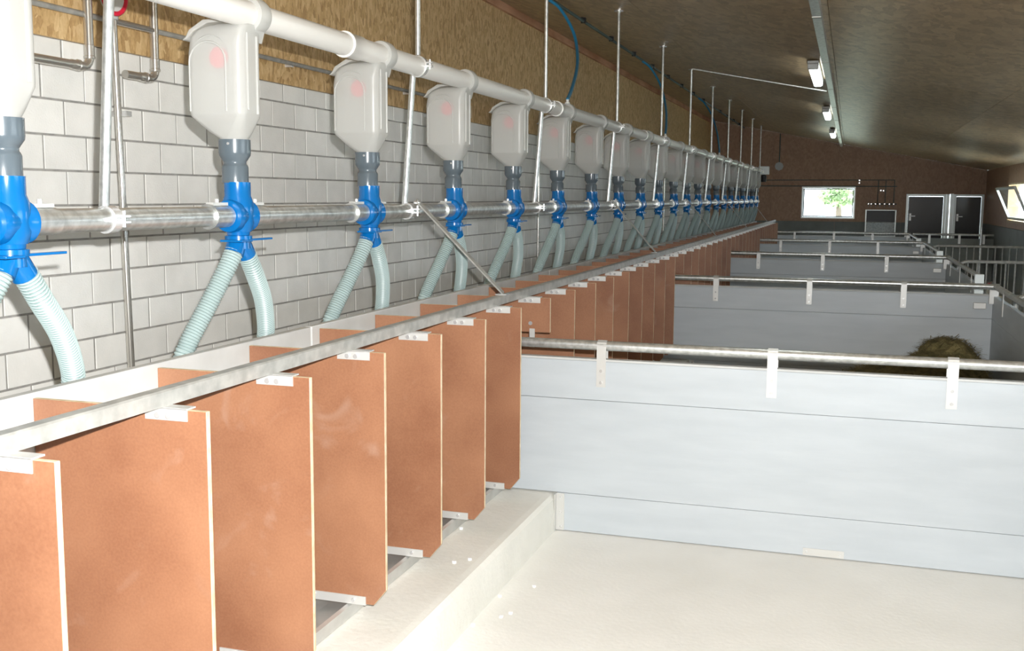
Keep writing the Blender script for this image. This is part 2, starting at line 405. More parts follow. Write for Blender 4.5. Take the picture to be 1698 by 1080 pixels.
for i, (a, b_, c, d_) in enumerate(RW): window('window_%d' % (i + 2), 'x', XR, a, b_, c, d_, M['frame_wood'], 1, tilt=(i == 4))
# doors at the back
def door(name, x0, x1, hx):
    zt_ = H + .10
    fr = MB().box(x0, x0 + .045, YB - .03, YB + .1, 0, zt_).box(x1 - .045, x1, YB - .03, YB + .1, 0, zt_).box(x0 + .045, x1 - .045, YB - .03, YB + .1, zt_ - .045, zt_)
    r_ = tag(fr.build(name, M['frame_white'], bevel=.004), kind='structure')
    mb = MB().box(x0 + .048, x1 - .048, YB + .01, YB + .05, .01, zt_ - .048); lf = mb.build('door_leaf', M['dark_glass'], r_, bevel=.004)
    h = MB().tube([(hx, YB + .01, H - .33), (hx, YB - .03, H - .33), (hx + .09, YB - .03, H - .33)], .009, 8); h.build('door_handle', M['zinc'], lf, smooth=40)
    MB().box(hx - .018, hx + .018, YB + .002, YB + .01, H - .42, H - .28).build('lock_plate', M['alu'], lf)
door('door_1', 1.03, 1.76, 1.12); door('door_2', 1.90, 2.44, 1.98)
struct('trim_3', MB().box(1.765, 1.82, YB - .05, YB + .1, 0, H + .10).box(1.835, 1.895, YB - .035, YB + .1, 0, H + .11), M['frame_white'])

# ------------------------------------------------------------------ outside
tag(MB().box(-30, 40, YB + .5, 70, -.5, -.3).build('meadow', M['grass']), kind='structure')
tag(MB().box(XR + .5, 40, -20, YB + .5, -.5, -.3).build('yard', M['floor']), kind='structure')
def tree(loc, rad, h, n, label):
    t = thing('tree', loc, label, 'tree', None)
    x, y, z = loc; rnd = random.Random(int(x * 10 + y))
    MB().tube([(x, y, z), (x + .05, y, z + h * .5), (x, y + .05, z + h)], .12, 8, radii=[.14, .1, .05]).build('trunk', M['bark'], t)
    lf = MB()
    for i in range(n):
        d = Vector((rnd.gauss(0, 1), rnd.gauss(0, 1), rnd.gauss(0, 1))).normalized() * rnd.uniform(.55, 1)
        p = Vector((x, y, z + h)) + Vector((d.x * rad[0], d.y * rad[1], d.z * rad[2])); a = Vector((rnd.gauss(0, 1), rnd.gauss(0, 1), rnd.gauss(0, 1))).normalized(); b2 = a.cross(Vector((rnd.gauss(0, 1), rnd.gauss(0, 1), rnd.gauss(0, 1)))).normalized()
        s_ = rnd.uniform(.05, .1)
        lf.add([p - a * s_, p + b2 * s_ * .5, p + a * s_, p - b2 * s_ * .5], [(0, 1, 2, 3)])
    tag(lf.build('foliage', M['leaf'], t), kind='stuff')
tree((-.30, 27.2, -.3), (.46, .35, .22), 1.78, 700, 'leafy green shrub outside seen through the back window')
tree((4.6, 19.5, -.3), (.9, 1.2, .9), 1.6, 2200, 'leafy green tree outside the tilted side window')

# ------------------------------------------------------------------ stall dividers
XD, XBk, ZT, ZB = -1.279, -1.728, H - .458, H - 1.180
def make_divider(y, short=False):
    t = thing('stall_divider', (-1.5, y, H - 1.23), '', 'divider')
    if short: poly = [(XBk, ZT), (XD, ZT), (XD, H - .616), (XBk, H - .616)]
    else: poly = [(XBk, ZT), (XD, ZT), (XD, ZB), (XD - .041, ZB - .05), (XBk, ZB - .05)]
    MB().prism(poly, y, y + .014, 'xz', 0, 1).build('board', [M['ply'], M['edge']], t, bevel=.0012)
    br = MB().box(-1.43, -1.325, y - .003, y, ZT - .024, ZT + .003).box(-1.43, -1.325, y - .003, y + .03, ZT + .0005, ZT + .004)
    p = br.build('angle_bracket', M['alu'], t)
    for bxp in (-1.395, -1.368):
        MB().lathe([(.007, 0), (.007, .003), (.004, .007)], (bxp, y - .010, ZT - .013), 'y', 10).build('bolt', M['zinc'], p)
    if not short:
        q = MB().box(-1.56, -1.345, y - .003, y, ZB - .05, ZB - .026).box(-1.56, -1.345, y - .003, y + .03, ZB - .053, ZB - .050).build('angle_bracket', M['alu'], t)
        for bxp in (-1.52, -1.385):
            MB().lathe([(.006, 0), (.006, .003), (.003, .006)], (bxp, y - .009, ZB - .038), 'y', 10).build('bolt', M['zinc'], q)
    else:
        MB().lathe([(.009, 0), (.009, .003), (.004, .008)], (-1.37, y - .008, H - .575), 'y', 12).build('bolt', M['zinc'], t)
        MB().box(-1.375, -1.35, y - .003, y, H - .616 - .07, H - .60).build('angle_bracket', M['alu'], t)
    return t
div0 = sdiv0 = None
pen_name = ['the nearest pen', 'the second pen', 'the third pen', 'the fourth pen', 'the last pen']
for i in range(-2, 44):
    y = 1.447 + .45 * i
    short = i in (7, 16, 25, 34, 43)
    pen = 0 if i < 7 else (i - 7) // 9 + 1; j = (i + 2) if i < 7 else (i - 7) % 9
    if i == 43: continue
    if short:
        if sdiv0 is None: o = sdiv0 = make_divider(y, True); sy = y
        else: o = dup(sdiv0, delta=(0, y - sy, 0))
        o['label'] = 'short brown plywood top board just behind the %s grey pen wall' % ORD[pen - 1]; o['group'] = 'short boards over the pen walls'
    else:
        if div0 is None: o = div0 = make_divider(y); dy = y
        else: o = dup(div0, delta=(0, y - dy, 0))
        if pen == 0: o['label'] = 'brown plywood stall divider in the nearest pen, ' + ('last before the grey pen wall' if i == 6 else '%s counted back from the grey pen wall' % ORD[6 - i])
        else: o['label'] = 'brown plywood stall divider in %s, %s beyond the short board' % (pen_name[min(pen, 4)], ORD[j - 1])
        o['group'] = 'brown stall dividers'
# trough: back board, steel channel
t = thing('feed_trough', (-1.6, 11, .166), 'long steel feed trough with pale grey back board along the stalls', 'trough')
y = .2
while y < 21.2:
    MB().box(-1.758, -1.731, y, min(y + 2.99, 21.3), .30, ZT + .012).build('back_board', M['board_grey'], t, bevel=.002); y += 3.0
ch = MB().prism([(-1.405, .168), (-1.400, .168), (-1.396, H - 1.239), (-1.408, H - 1.235), (-1.412, .195), (-1.50, .182), (-1.65, .182), (-1.72, .212), (-1.731, .212), (-1.731, .168)], .2, 21.3, 'xz')
ch.build('channel', M['trough'], t)
for k in range(-1, 24):
    yy = 1.447 + .9 * k - .06
    MB().lathe([(.016, 0), (.016, .004), (.010, .010)], (-1.731, yy + .45, ZT - .07), 'x', 14).build('bolt', M['zinc'], t)
# rail over the dividers
rl = MB().prism([(-1.416, ZT + .004), (-1.384, ZT + .004), (-1.382, ZT + .036), (-1.386, ZT + .040), (-1.414, ZT + .040), (-1.418, ZT + .036)], .3, 21.3, 'xz')
tag(rl.build('long_rail', M['galv_dull']), 'long square galvanised rail running along the tops of the brown dividers', 'rail')

# ------------------------------------------------------------------ feed dispensers
XF, ZF = -1.7236, H - .064
def rrect(x0, x1, y0, y1, r, n=5):
    out = []; r = min(r, (x1 - x0) / 2 - 1e-4, (y1 - y0) / 2 - 1e-4)
    for cx, cy, a in ((x1 - r, y1 - r, 0), (x0 + r, y1 - r, pi / 2), (x0 + r, y0 + r, pi), (x1 - r, y0 + r, 3 * pi / 2)):
        for i in range(n + 1): out.append((cx + r * cos(a + pi / 2 * i / n), cy + r * sin(a + pi / 2 * i / n)))
    return out
XP, ZP = -1.675, H + .512
def hose_mb(pts, r=.026):
    c = catmull(pts, 40); d = [0]
    for a, b_ in zip(c, c[1:]): d.append(d[-1] + (b_ - a).length)
    tot = d[-1]; pitch = .0085; n = int(tot / pitch) * 4; P = []; R_ = []
    k = 0
    for i in range(n + 1):
        s_ = tot * i / n
        while k < len(d) - 2 and d[k + 1] < s_: k += 1
        f = (s_ - d[k]) / max(d[k + 1] - d[k], 1e-9); P.append(c[k].lerp(c[k + 1], f)); R_.append(r + (.0026, .0006, -.0016, .0006)[i % 4])
    hb = MB().tube(P, r, 14, radii=R_)
    for q in range(len(P) - 1):
        if q % 4 == 2: hb.mi[q * 14:q * 14 + 14] = [1] * 14
    return hb
def make_dispenser(y):
    t = thing('feed_dispenser', (XF, y, H - .155), '', 'dispenser')
    # blue dosing valve
    v = MB()
    v.lathe([(.0385, H + .035), (.0385, H - .005), (.044, H - .02), (.046, H - .04), (.046, H - .085), (.038, H - .11)], (XF, y, 0), 'z', 28)
    v.lathe([(.036, -.056), (.046, -.054), (.048, -.042), (.048, -.03), (.045, -.024), (.045, .028), (.048, .034), (.048, .044), (.036, .046)], (XF, y, ZF), 'y', 28)
    v.lathe([(.036, H - .09), (.033, H - .12), (.040, H - .122), (.040, H - .136), (.033, H - .138), (.034, H - .16)], (XF, y, 0), 'z', 24)
    v.tube([(XF, y, H - .125), (XF, y - .028, H - .175)], .029, 18); v.tube([(XF, y, H - .125), (XF, y + .04, H - .182)], .029, 18)
    vb = v.build('dosing_valve', M['blue'], t, smooth=40)
    lv = MB().box(XF - .015, XF + .06, y - .075, y - .02, H - .138, H - .132).box(XF + .02, XF + .035, y - .02, y + .135, H - .137, H - .131)
    lv.build('lever', M['blue'], vb, bevel=.001)
    # clear sleeves either side on the conveyor pipe
    for s0, s1 in ((-.155, -.062), (.056, .135)):
        a, b_ = y + s0, y + s1
        e = s0 if s0 < 0 else s1
        MB().lathe([(.0315, min(s0, s1)), (.0315, max(s0, s1))] if s0 > 0 else [(.036, s0), (.036, s0 + .004), (.0318, s0 + .006), (.0318, s1)], (XF, y, ZF), 'y', 24).build('pipe_sleeve', M['galv'], t, smooth=30)
        cb = MB().box(XF - .012, XF + .012, a + .01, b_ - .008, ZF + .031, ZF + .040).tube([(XF, (a + b_) / 2, ZF + .036), (XF, (a + b_) / 2, ZF + .050)], .006, 8)
        cb.build('hose_clip', M['alu'], t)
    # grey adapter
    ad = MB().lathe([(.0385, H + .033), (.0385, H + .078), (.036, H + .084), (.033, H + .088), (.033, H + .094), (.037, H + .100), (.045, H + .112), (.0462, H + .12), (.0462, H + .158), (.040, H + .158)], (XF - .006, y, 0), 'z', 32)
    a_ = ad.build('grey_adapter', M['grey_pvc'], t, smooth=40)
    MB().lathe([(.004, 0), (.004, .003)], (XF + .002, y - .049, H + .145), 'y', 8).build('screw', M['zinc'], a_)
    # milky bottle: lofted rounded-rectangle sections
    xl, xr, hy, yo = -1.838, -1.652, .058, -.02
    xc = XF - .006
    sec = [(.150, xc - .038, xc + .038, .038, .038, 0), (.160, xc - .040, xc + .040, .040, .038, 0), (.180, xc - .066, xc + .052, .046, .034, -.006), (.222, xl + .006, xr - .003, hy - .004, .020, yo),
           (.232, xl, xr, hy, .030, yo), (.40, xl, xr, hy, .030, yo), (.425, xl + .004, xr, hy, .030, yo), (.445, xl + .012, xr, hy - .002, .020, yo), (.462, xl + .028, xr + .002, hy - .005, .022, yo), (.474, xl + .050, xr + .004, hy - .012, .025, yo), (.481, xl + .085, xr + .002, hy - .022, .028, yo)]
    mb = MB(); vs_ = []; n = 24
    for (z, a, b_, h_, r_, o_) in sec: vs_ += [(p[0], p[1], H + z) for p in rrect(a, b_, y + o_ - h_, y + o_ + h_, r_)]
    fs = []
    for i in range(len(sec) - 1):
        for j in range(n): fs.append((i * n + j, i * n + (j + 1) % n, (i + 1) * n + (j + 1) % n, (i + 1) * n + j))
    fs.append(tuple(range(n))[::-1]); fs.append(tuple(range((len(sec) - 1) * n, len(sec) * n)))
    mb.add(vs_, fs); bo = mb.build('bottle', M['milky'], t, smooth=50)
    # raised arch round the window on the near face, ribs on the side, lid lip
    yf_ = y + yo - hy
    x0, x1 = xl + .016, xr - .052; rc = (x1 - x0) / 2 - .004; cx = (x0 + x1) / 2
    path = [(x0, yf_, H + .235), (x0, yf_, H + .33)] + [(cx + (x1 - x0) / 2 * cos(a), yf_, H + .375 + .055 * sin(a)) for a in [pi - pi * k / 12 for k in range(13)]] + [(x1, yf_, H + .33), (x1, yf_, H + .235)]
    rb = MB().tube(path, .0030, 8)
    path2 = [(x0 + .004, yf_ + .004, H + .385)] + [(cx + .009 + ((x1 - x0) / 2 + .006) * cos(a), yf_ + .003, H + .380 + .068 * sin(a)) for a in [pi - pi * k / 12 for k in range(12)]] + [(x1 + .016, yf_ + .003, H + .24)]
    rb.tube(path2, .0028, 6)
    rb.tube([(xr, y + yo - .028, H + .24), (xr, y + yo - .028, H + .455)], .005, 6).tube([(xr, y + yo + .022, H + .23), (xr, y + yo + .022, H + .45)], .005, 6)
    rb.build('moulded_rib', M['milky'], bo, smooth=60)
    lip = MB().prism([(xl - .010, H + .436), (xl + .004, H + .438), (xl + .03, H + .462), (xl + .075, H + .482), (xr - .01, H + .490), (xr - .01, H + .496), (xl + .06, H + .492), (xl + .014, H + .466), (xl + .002, H + .446)], y + yo - hy + .003, y + yo + hy - .003, 'xz')
    lip.build('lid', M['milky'], bo, bevel=.003)
    # collar gripping the white pipe
    cb = MB().lathe([(.040, -.030), (.050, -.028), (.0525, -.018), (.0525, .018), (.050, .028), (.040, .030)], (XP, y + .02, ZP), 'y', 32)
    cb.prism([(xr - .052, H + .47), (xr - .006, H + .435), (xr + .003, H + .465), (XP + .047, ZP - .014), (XP - .045, ZP - .02), (XP - .05, H + .48)], y - .006, y + .044, 'xz')
    cb.build('pipe_collar', M['milky'], t, smooth=45)
    # red flap seen through the bottle
    MB().lathe([(.030, 0), (.030, .004)], (xr - .078, yf_ + .006, H + .385), 'y', 20).build('red_flap', M['red'], t)
    # two ribbed drop hoses into the trough
    for sg, ex in ((-1, -.175), (1, .275)):
        s0 = (XF, y - .026, H - .168) if sg < 0 else (XF, y + .042, H - .178)
        if sg < 0: pts = [s0, (XF - .010, y - .055, H - .22), (XF - .04, y - .105, H - .32), (-1.795, y - .165, H - .43), (-1.805, y - .18, H - .50), (-1.81, y - .18, H - .75)]
        else: pts = [s0, (XF - .004, y + .09, H - .24), (XF - .03, y + .18, H - .33), (-1.790, y + .255, H - .43), (-1.805, y + .27, H - .50), (-1.81, y + .275, H - .75)]
        hose_mb(pts).build('drop_hose', [M['hose'], M['hose_groove']], t, smooth=70)
    return t
d0 = None
for k in range(0, 22):
    y = 1.846 + .9 * k
    if d0 is None: o = d0 = make_dispenser(y)
    else: o = dup(d0, delta=(0, .9 * k, 0))
    if k == 0: lb_ = 'milky feed dispenser with blue valve cut off by the left picture edge'
    elif k == 21: lb_ = 'milky feed dispenser with blue valve and twin hoses, last at the far end'
    else: lb_ = 'milky feed dispenser with blue valve and two hoses, %s whole one from the left' % ORD[k - 1]
    tag(o, lb_, None, 'feed dispensers along the brick wall')
# conveyor pipe (metal) and white supply pipe
t = thing('conveyor_pipe', (XF, 11, ZF), 'galvanised conveyor pipe threading through all the blue valves', 'pipe')
MB().tube([(XF, -.5, ZF), (XF, 21.15, ZF)], .0285, 24).build('tube', M['galv'], t, smooth=40)
for yy in [2.05, 5.0, 7.9]:
    pass
t = thing('supply_pipe', (XP, 11, ZP), 'long white plastic supply pipe above the milky feed bottles', 'pipe')
MB().tube([(XP, -.5, ZP), (XP, 21.25, ZP)], .0385, 28).build('tube', M['white_pvc'], t, smooth=40)
for k in range(8):
    yy = .61 + 2.745 * k
    MB().lathe([(.0385, -.004), (.045, -.002), (.0455, .006), (.0425, .012), (.0425, .11), (.0385, .115)], (XP, yy, ZP), 'y', 28).build('pipe_socket', M['white_pvc'], t, smooth=35)
# drive unit at the far end
t = thing('drive_unit', (XP + .05, 21.3, ZP - .1), 'white drive box with dark motor at the far end of the supply pipe', 'motor')
MB().box(XP - .07, XP + .13, 21.25, 21.42, ZP - .06, ZP + .10).build('housing', M['frame_white'], t, bevel=.01)
MB().lathe([(.05, 0), (.055, .02), (.055, .12), (.03, .14)], (XP + .03, 21.33, ZP - .20), 'z', 18).build('motor', M['black'], t, smooth=40)
# hanger rods
XM = -1.735
def make_hanger(y, top=True):
    t = thing('hanger_rod', (XF, y, ZF), '', 'rod')
    if top:
        MB().tube([(XP, y, ZP + .045), (XP, y, ceil_z(XP) - .002)], .0105, 12).build('upper_rod', M['galv'], t, smooth=40)
        MB().lathe([(.035, -.006), (.035, 0)], (XP, y, ceil_z(XP) - .003), 'z', 14).build('ceiling_plate', M['zinc'], t)
    MB().tube([(XP - .022, y, ZP - .036), (XM, y, ZF + .03)], .0125, 14).build('lower_rod', M['galv'], t, smooth=40)
    c1 = MB().lathe([(.0392, -.012), (.043, -.012), (.043, .012), (.0392, .012)], (XP, y, ZP), 'y', 24).box(XP + .038, XP + .062, y - .010, y + .010, ZP - .004, ZP + .004).box(XP + .038, XP + .062, y - .01, y + .01, ZP + .010, ZP + .016)
    p = c1.build('pipe_clamp', M['zinc'], t, smooth=30)
    MB().tube([(XP + .052, y, ZP - .012), (XP + .052, y, ZP + .026)], .004, 8).build('bolt', M['zinc'], p)
    c2 = MB().lathe([(.0288, -.014), (.034, -.014), (.034, .014), (.0288, .014)], (XF, y, ZF), 'y', 24).box(XF + .028, XF + .056, y - .012, y + .012, ZF - .008, ZF - .003).box(XF + .028, XF + .056, y - .012, y + .012, ZF + .006, ZF + .011)
    p = c2.build('pipe_clamp', M['zinc'], t, smooth=30)
    MB().tube([(XF + .045, y, ZF - .018), (XF + .045, y, ZF + .022)], .0045, 8).build('bolt', M['zinc'], p)
    return t
rods = [2.17, 4.005, 5.87, 7.80, 9.72, 11.50, 13.35, 15.2, 17.0, 18.85, 20.7]
h0 = None
for i, y in enumerate(rods):
    if h0 is None: o = h0 = make_hanger(y)
    else: o = dup(h0, delta=(0, y - rods[0], 0))
    tag(o, 'galvanised hanger rod with two pipe clamps, %s' % ('thick one at the left of the picture' if i == 0 else ('farthest, beside the white drive box' if i == 10 else '%s after the thick one at left' % ORD[i - 1])), None, 'hanger rods carrying the two pipes')
# diagonal struts
s0 = None
for i, y in enumerate([4.02, 7.72, 11.5, 15.1, 19.0]):
    if s0 is None:
        t = s0 = thing('diagonal_strut', (-1.4, y + .25, ZT + .03), '', 'strut')
        a, b_ = Vector((-1.688, y - .005, ZF + .045)), Vector((-1.395, y + .25, ZT + .045)); d = (b_ - a).normalized(); sx = Vector((0, 1, 0)).cross(d).normalized() * .003; sy_ = d.cross(sx).normalized() * .016
        MB().add([a + sx + sy_, a - sx + sy_, a - sx - sy_, a + sx - sy_, b_ + sx + sy_, b_ - sx + sy_, b_ - sx - sy_, b_ + sx - sy_], [(0, 1, 2, 3), (7, 6, 5, 4), (0, 4, 5, 1), (1, 5, 6, 2), (2, 6, 7, 3), (3, 7, 4, 0)]).build('flat_bar', M['galv_dull'], t)
        MB().lathe([(.013, 0), (.013, .006), (.006, .012)], (a.x + .002, a.y, a.z - .014), 'z', 6).build('bolt', M['zinc'], t)
        MB().box(-1.425, -1.375, y + .225, y + .275, ZT + .040, ZT + .044).build('foot_plate', M['zinc'], t)
        yy0 = y; o = t
    else: o = dup(s0, delta=(0, y - yy0, 0))
    tag(o, 'galvanised flat bar strut slanting from conveyor pipe to divider rail, %s' % ('nearest' if i == 0 else ('farthest' if i == 4 else ORD[i] + ' from the camera')), None, 'slanting struts')

# ------------------------------------------------------------------ wall pipes at the left
XW = XL + .075
wp = MB().tube([(XW - .02, 1.5, H + .655), (XW - .02, 7.55, H + .668)], .011, 10)
t = thing('wall_pipe', (XW, 4, H + .64), 'thin steel pipe running level across the strandboard above the bricks', 'pipe')
wp.build('tube', M['galv_dull'], t, smooth=40)
MB().box(XL + .018, XL + .06, 7.50, 7.60, H + .58, H + .67).build('end_block', M['edge'], t)
for yy in (2.6, 4.9, 6.4): MB().box(XL + .018, XW - .018, yy, yy + .02, H + .645, H + .668).build('pipe_clip', M['zinc'], t)
def elbow_pipe(y, ylen, ztop, zh, label, tee=False):
    t = thing('water_pipe', (XW, y, zh), label, 'pipe', 'bent steel water pipes on the strandboard')
    r = .04
    pts = [(XW, y, ztop), (XW, y, zh + r)] + [(XW, y - r + r * cos(a), zh + r - r * sin(a)) for a in [pi / 2 * k / 7 for k in range(1, 8)]] + [(XW, y - ylen, zh)]
    MB().tube(pts, .017, 14).build('tube', M['steel'], t, smooth=50)
    for zc, ax in ((zh + r + .02, 'z'),): MB().lathe([(.0180, -.03), (.021, -.028), (.021, -.02), (.019, -.018), (.019, .02), (.017, .022)], (XW, y, zc), ax, 14).build('fitting', M['steel'], t, smooth=40)
    MB().lathe([(.017, -.035), (.019, -.03), (.019, .0), (.022, .002), (.022, .010), (.017, .012)], (XW, y - r - .03, zh), 'y', 14).build('fitting', M['steel'], t, smooth=40)
    return t
elbow_pipe(3.36, .9, H + 1.35, H + .465, 'bent steel water pipe left of the thick rod, turning behind the first bottle')
t = elbow_pipe(3.752, .19, H + 1.35, H + .462, 'bent steel water pipe between the thick rod and the first whole bottle')
MB().tube([(XW, 3.51, H + .655), (XW, 3.75, H + .655)], .013, 12).build('branch', M['steel'], t, smooth=40)
MB().lathe([(.018, -.022), (.018, .022)], (XW, 3.752, H + .652), 'z', 14).build('fitting', M['steel'], t, smooth=40)
t = thing('water_pipe', (XW, 3.56, .17), 'upright steel water pipe running down the brick wall behind the conveyor pipe', 'pipe')
MB().tube([(XW, 3.548, .17), (XW, 3.50, H + .70)], .0145, 14).build('tube', M['steel'], t, smooth=40)
MB().tube([(XW, 3.50, H + .66), (XW, 3.50, H + .80)], .021, 14).build('fitting', M['lamp_body'], t, smooth=40)
for z in (.55, H - .1, H + .30): MB().box(XL, XW + .014, 3.545, 3.575, z, z + .02).build('pipe_clip', M['zinc'], t)
# red-rimmed valve wheel/gauge behind the rod
t = thing('pressure_gauge', (XW + .03, 3.53, H + .70), 'round gauge with red rim half hidden behind the thick rod', 'gauge')
MB().lathe([(.060, 0), (.060, .022)], (XW + .02, 3.46, H + .74), 'x', 28).build('dial', M['frame_white'], t)
ring = [(XW + .042, 3.46 + .066 * cos(a), H + .74 + .066 * sin(a)) for a in [2 * pi * k / 28 for k in range(29)]]
MB().tube(ring, .009, 8, cap=False).build('rim', M['red'], t, smooth=60)
# second set of thin far uprights on wall
t2 = None
for i, y in enumerate([9.35, 16.2]):
    if t2 is None:
        t = t2 = thing('water_pipe', (XW, y, .17), '', 'pipe'); MB().tube([(XW, y, .17), (XW, y, H + .40)], .011, 10).build('tube', M['steel'], t, smooth=40); yy0 = y; o = t
    else: o = dup(t2, delta=(0, y - yy0, 0))
    tag(o, 'thin upright steel pipe on the brick wall, %s' % ('seen behind the fifth and sixth bottles' if i == 0 else 'far down the row among the hoses'), None)

# ------------------------------------------------------------------ ceiling services
XC = -2.13
t = thing('air_line', (XC, 11, ceil_z(XC) - .03), 'dark green pipe under the ceiling feeding the blue hoses', 'pipe')
MB().tube([(XC, -2, ceil_z(XC) - .03), (XC, 22.2, ceil_z(XC) - .03)], .013, 10).build('tube', M['cable'], t, smooth=40)
y = 1.2
while y < 22:
    MB().box(XC - .02, XC + .02, y, y + .025, ceil_z(XC) - .045, ceil_z(XC) + .002).build('pipe_clip', M['black'], t); y += 1.05
def blue_hose(yc, label):
    t = thing('blue_hose', (XP, yc, ZP + .05), label, 'hose', 'blue hoses hanging to the white pipe')
    pts = [(XC, yc + 1.16, ceil_z(XC) - .04), (-2.05, yc + 1.16, H + 1.34), (-1.95, yc + 1.11, H + 1.20), (-1.88, yc + 1.0, H + 1.06), (-1.79, yc + .68, H + .87), (-1.71, yc + .24, H + .68), (XP, yc, ZP + .075)]
    MB().tube(catmull(pts, 8), .011, 10).build('tube', M['blue_hose'], t, smooth=60)
    MB().lathe([(.012, 0), (.016, .005), (.016, .022), (.009, .026), (.009, .04)], (XP, yc, ZP + .036), 'z', 12).build('fitting', M['white_pvc'], t, smooth=40)
    return t
blue_hose(6.36, 'nearest blue hose, curving down to a white nozzle on the white pipe')
blue_hose(9.95, 'second blue hose, seen between two hanger rods')
blue_hose(14.2, 'farthest blue hose at the far end of the white pipe')
# conduit dropping from the cable tray to the sixth rod
cz = .105
t = thing('thin_conduit', (-1.5, 10.3, H + .6), 'thin pale conduit crossing below the ceiling from the tray to the feed pipes', 'pipe')
MB().tube([(-1.50, 10.3, ZP + .06), (-1.50, 10.3, ceil_z(-1.5) - cz - .015), (-1.485, 10.3, ceil_z(-1.485) - cz), (-.258, 10.3, ceil_z(-.258) - cz)], .008, 8).build('tube', M['galv'], t, smooth=50)
t = thing('cable_tray', (-.235, 9, ceil_z(-.235) - .06), 'narrow galvanised cable tray running the length of the ceiling', 'tray')
tray = MB().box(-.257, -.254, YF, YB, ceil_z(-.257) - .055, ceil_z(-.257) + .0).box(-.257, -.207, YF, YB, ceil_z(-.257) - .058, ceil_z(-.257) - .055).box(-.210, -.207, YF, YB, ceil_z(-.257) - .055, ceil_z(-.21) + .0)
tray.build('channel', M['galv'], t)
for k in range(12): MB().box(-.259, -.205, -2 + 2.1 * k, -1.96 + 2.1 * k, ceil_z(-.257) - .061, ceil_z(-.257) - .058).build('strap', M['galv_dull'], t)
l0 = None
for i, y in enumerate([-3.05 + .75, .9, 5.0, 9.6, 14.0, 18.3]):
    if l0 is None:
        xq = -.335; zq = ceil_z(xq)
        t = l0 = thing('strip_lamp', (xq, y, zq - .075), '', 'lamp'); ly = y; o = t
        MB().box(xq - .045, xq + .045, y - .72, y + .72, zq - .035, zq - .012).build('housing', M['lamp_body'], t, bevel=.006)
        MB().box(xq - .012, xq + .012, y - .3, y - .27, zq - .02, zq + .004).box(xq - .012, xq + .012, y + .27, y + .3, zq - .02, zq + .004).build('bracket', M['zinc'], t)
        MB().prism([(xq - .04, zq - .036), (xq + .04, zq - .036), (xq + .040, zq - .055), (xq + .026, zq - .080), (xq - .026, zq - .080), (xq - .040, zq - .055)], y - .66, y + .66, 'xz').build('diffuser', M['lit'], t, bevel=.004)
        MB().box(xq - .042, xq + .042, y - .71, y - .665, zq - .078, zq - .034).box(xq - .042, xq + .042, y + .665, y + .71, zq - .078, zq - .034).build('end_cap', M['lamp_body'], t, bevel=.006)
    else: o = dup(l0, delta=(0, y - ly, 0))
    tag(o, ['lit strip lamp behind the camera', 'lit strip lamp overhead above the nearest pen', 'lit strip lamp just above the picture over the second pen', 'lit strip lamp, nearest and largest of the three on the ceiling', 'lit strip lamp, middle one of the three on the ceiling', 'lit strip lamp, farthest and smallest of the three on the ceiling'][i], None, 'strip lamps beside the cable tray')
t = thing('ceiling_sensor', (-.43, 5.35, ceil_z(-.43) - .03), 'small round fitting on the ceiling at the top picture edge', 'sensor')
MB().lathe([(.02, -.045), (.034, -.03), (.04, 0)], (-.43, 5.35, ceil_z(-.43) + .004), 'z', 18).build('cover', M['lamp_body'], t, smooth=40)

# ------------------------------------------------------------------ pens
XPC = 1.011; ZR = H - .627; ZW = H - .689
def make_pen_wall(Y, x1=XPC):
    t = thing('pen_wall', (-.13, Y, 0), '', 'partition')
    zs_ = [(.004, .1700), (.1712, .5868), (.588, ZW - .004)]
    for z0, z1 in zs_:
        MB().box(-1.42 if z0 > .17 else -1.165, x1, Y, Y + .035, z0, z1).build('plank', M['grey_plastic'], t, bevel=.0015)
    MB().box(-1.42, x1, Y - .002, Y + .037, ZW - .003, ZW + .006).build('cap_strip', M['board_grey'], t)
    MB().tube([(-1.40, Y + .018, ZR), (x1 + .04, Y + .018, ZR)], .021, 20).build('top_rail', M['galv'], t, smooth=40)
    for x in (-.977, -.273, .402):
        # strap wraps over the rail and down the wall face
        pr = [(Y - .004, ZR - .175), (Y - .004, ZR), (Y + .002, ZR + .016), (Y + .018, ZR + .0245), (Y + .034, ZR + .016), (Y + .041, ZR), (Y + .041, ZR - .09), (Y + .037, ZR - .09), (Y + .038, ZR), (Y + .031, ZR + .014), (Y + .018, ZR + .021), (Y + .005, ZR + .014), (Y - .0005, ZR), (Y - .0005, ZR - .175)]
        p = MB().prism(pr, x - .020, x + .020, 'yz').build('strap', M['alu'], t)
        for z in (ZR - .105, ZR - .155): MB().lathe([(.0065, -.004), (.0055, -.001), (.0055, .004)], (x, Y - .006, z), 'y', 10).build('bolt', M['zinc'], p)
    p = MB().box(-.125, .035, Y - .003, Y, .006, .036).build('foot_plate', M['alu'], t)
    for x in (-.11, .02): MB().lathe([(.005, -.003), (.005, .001)], (x, Y - .004, .021), 'y', 8).build('bolt', M['zinc'], p)
    p = MB().box(-1.168, -1.130, Y - .003, Y, .004, .168).box(-1.168, -1.165, Y - .03, Y, .004, .168).build('corner_angle', M['alu'], t)
    for z in (.02, .085, .15): MB().lathe([(.005, -.003), (.005, .001)], (-1.145, Y - .004, z), 'y', 8).build('bolt', M['zinc'], p)
    MB().box(x1 - .13, x1 - .045, Y - .02, Y - .0, ZW - .10, ZW - .055).build('hinge_block', M['alu'], t, bevel=.003)
    return t
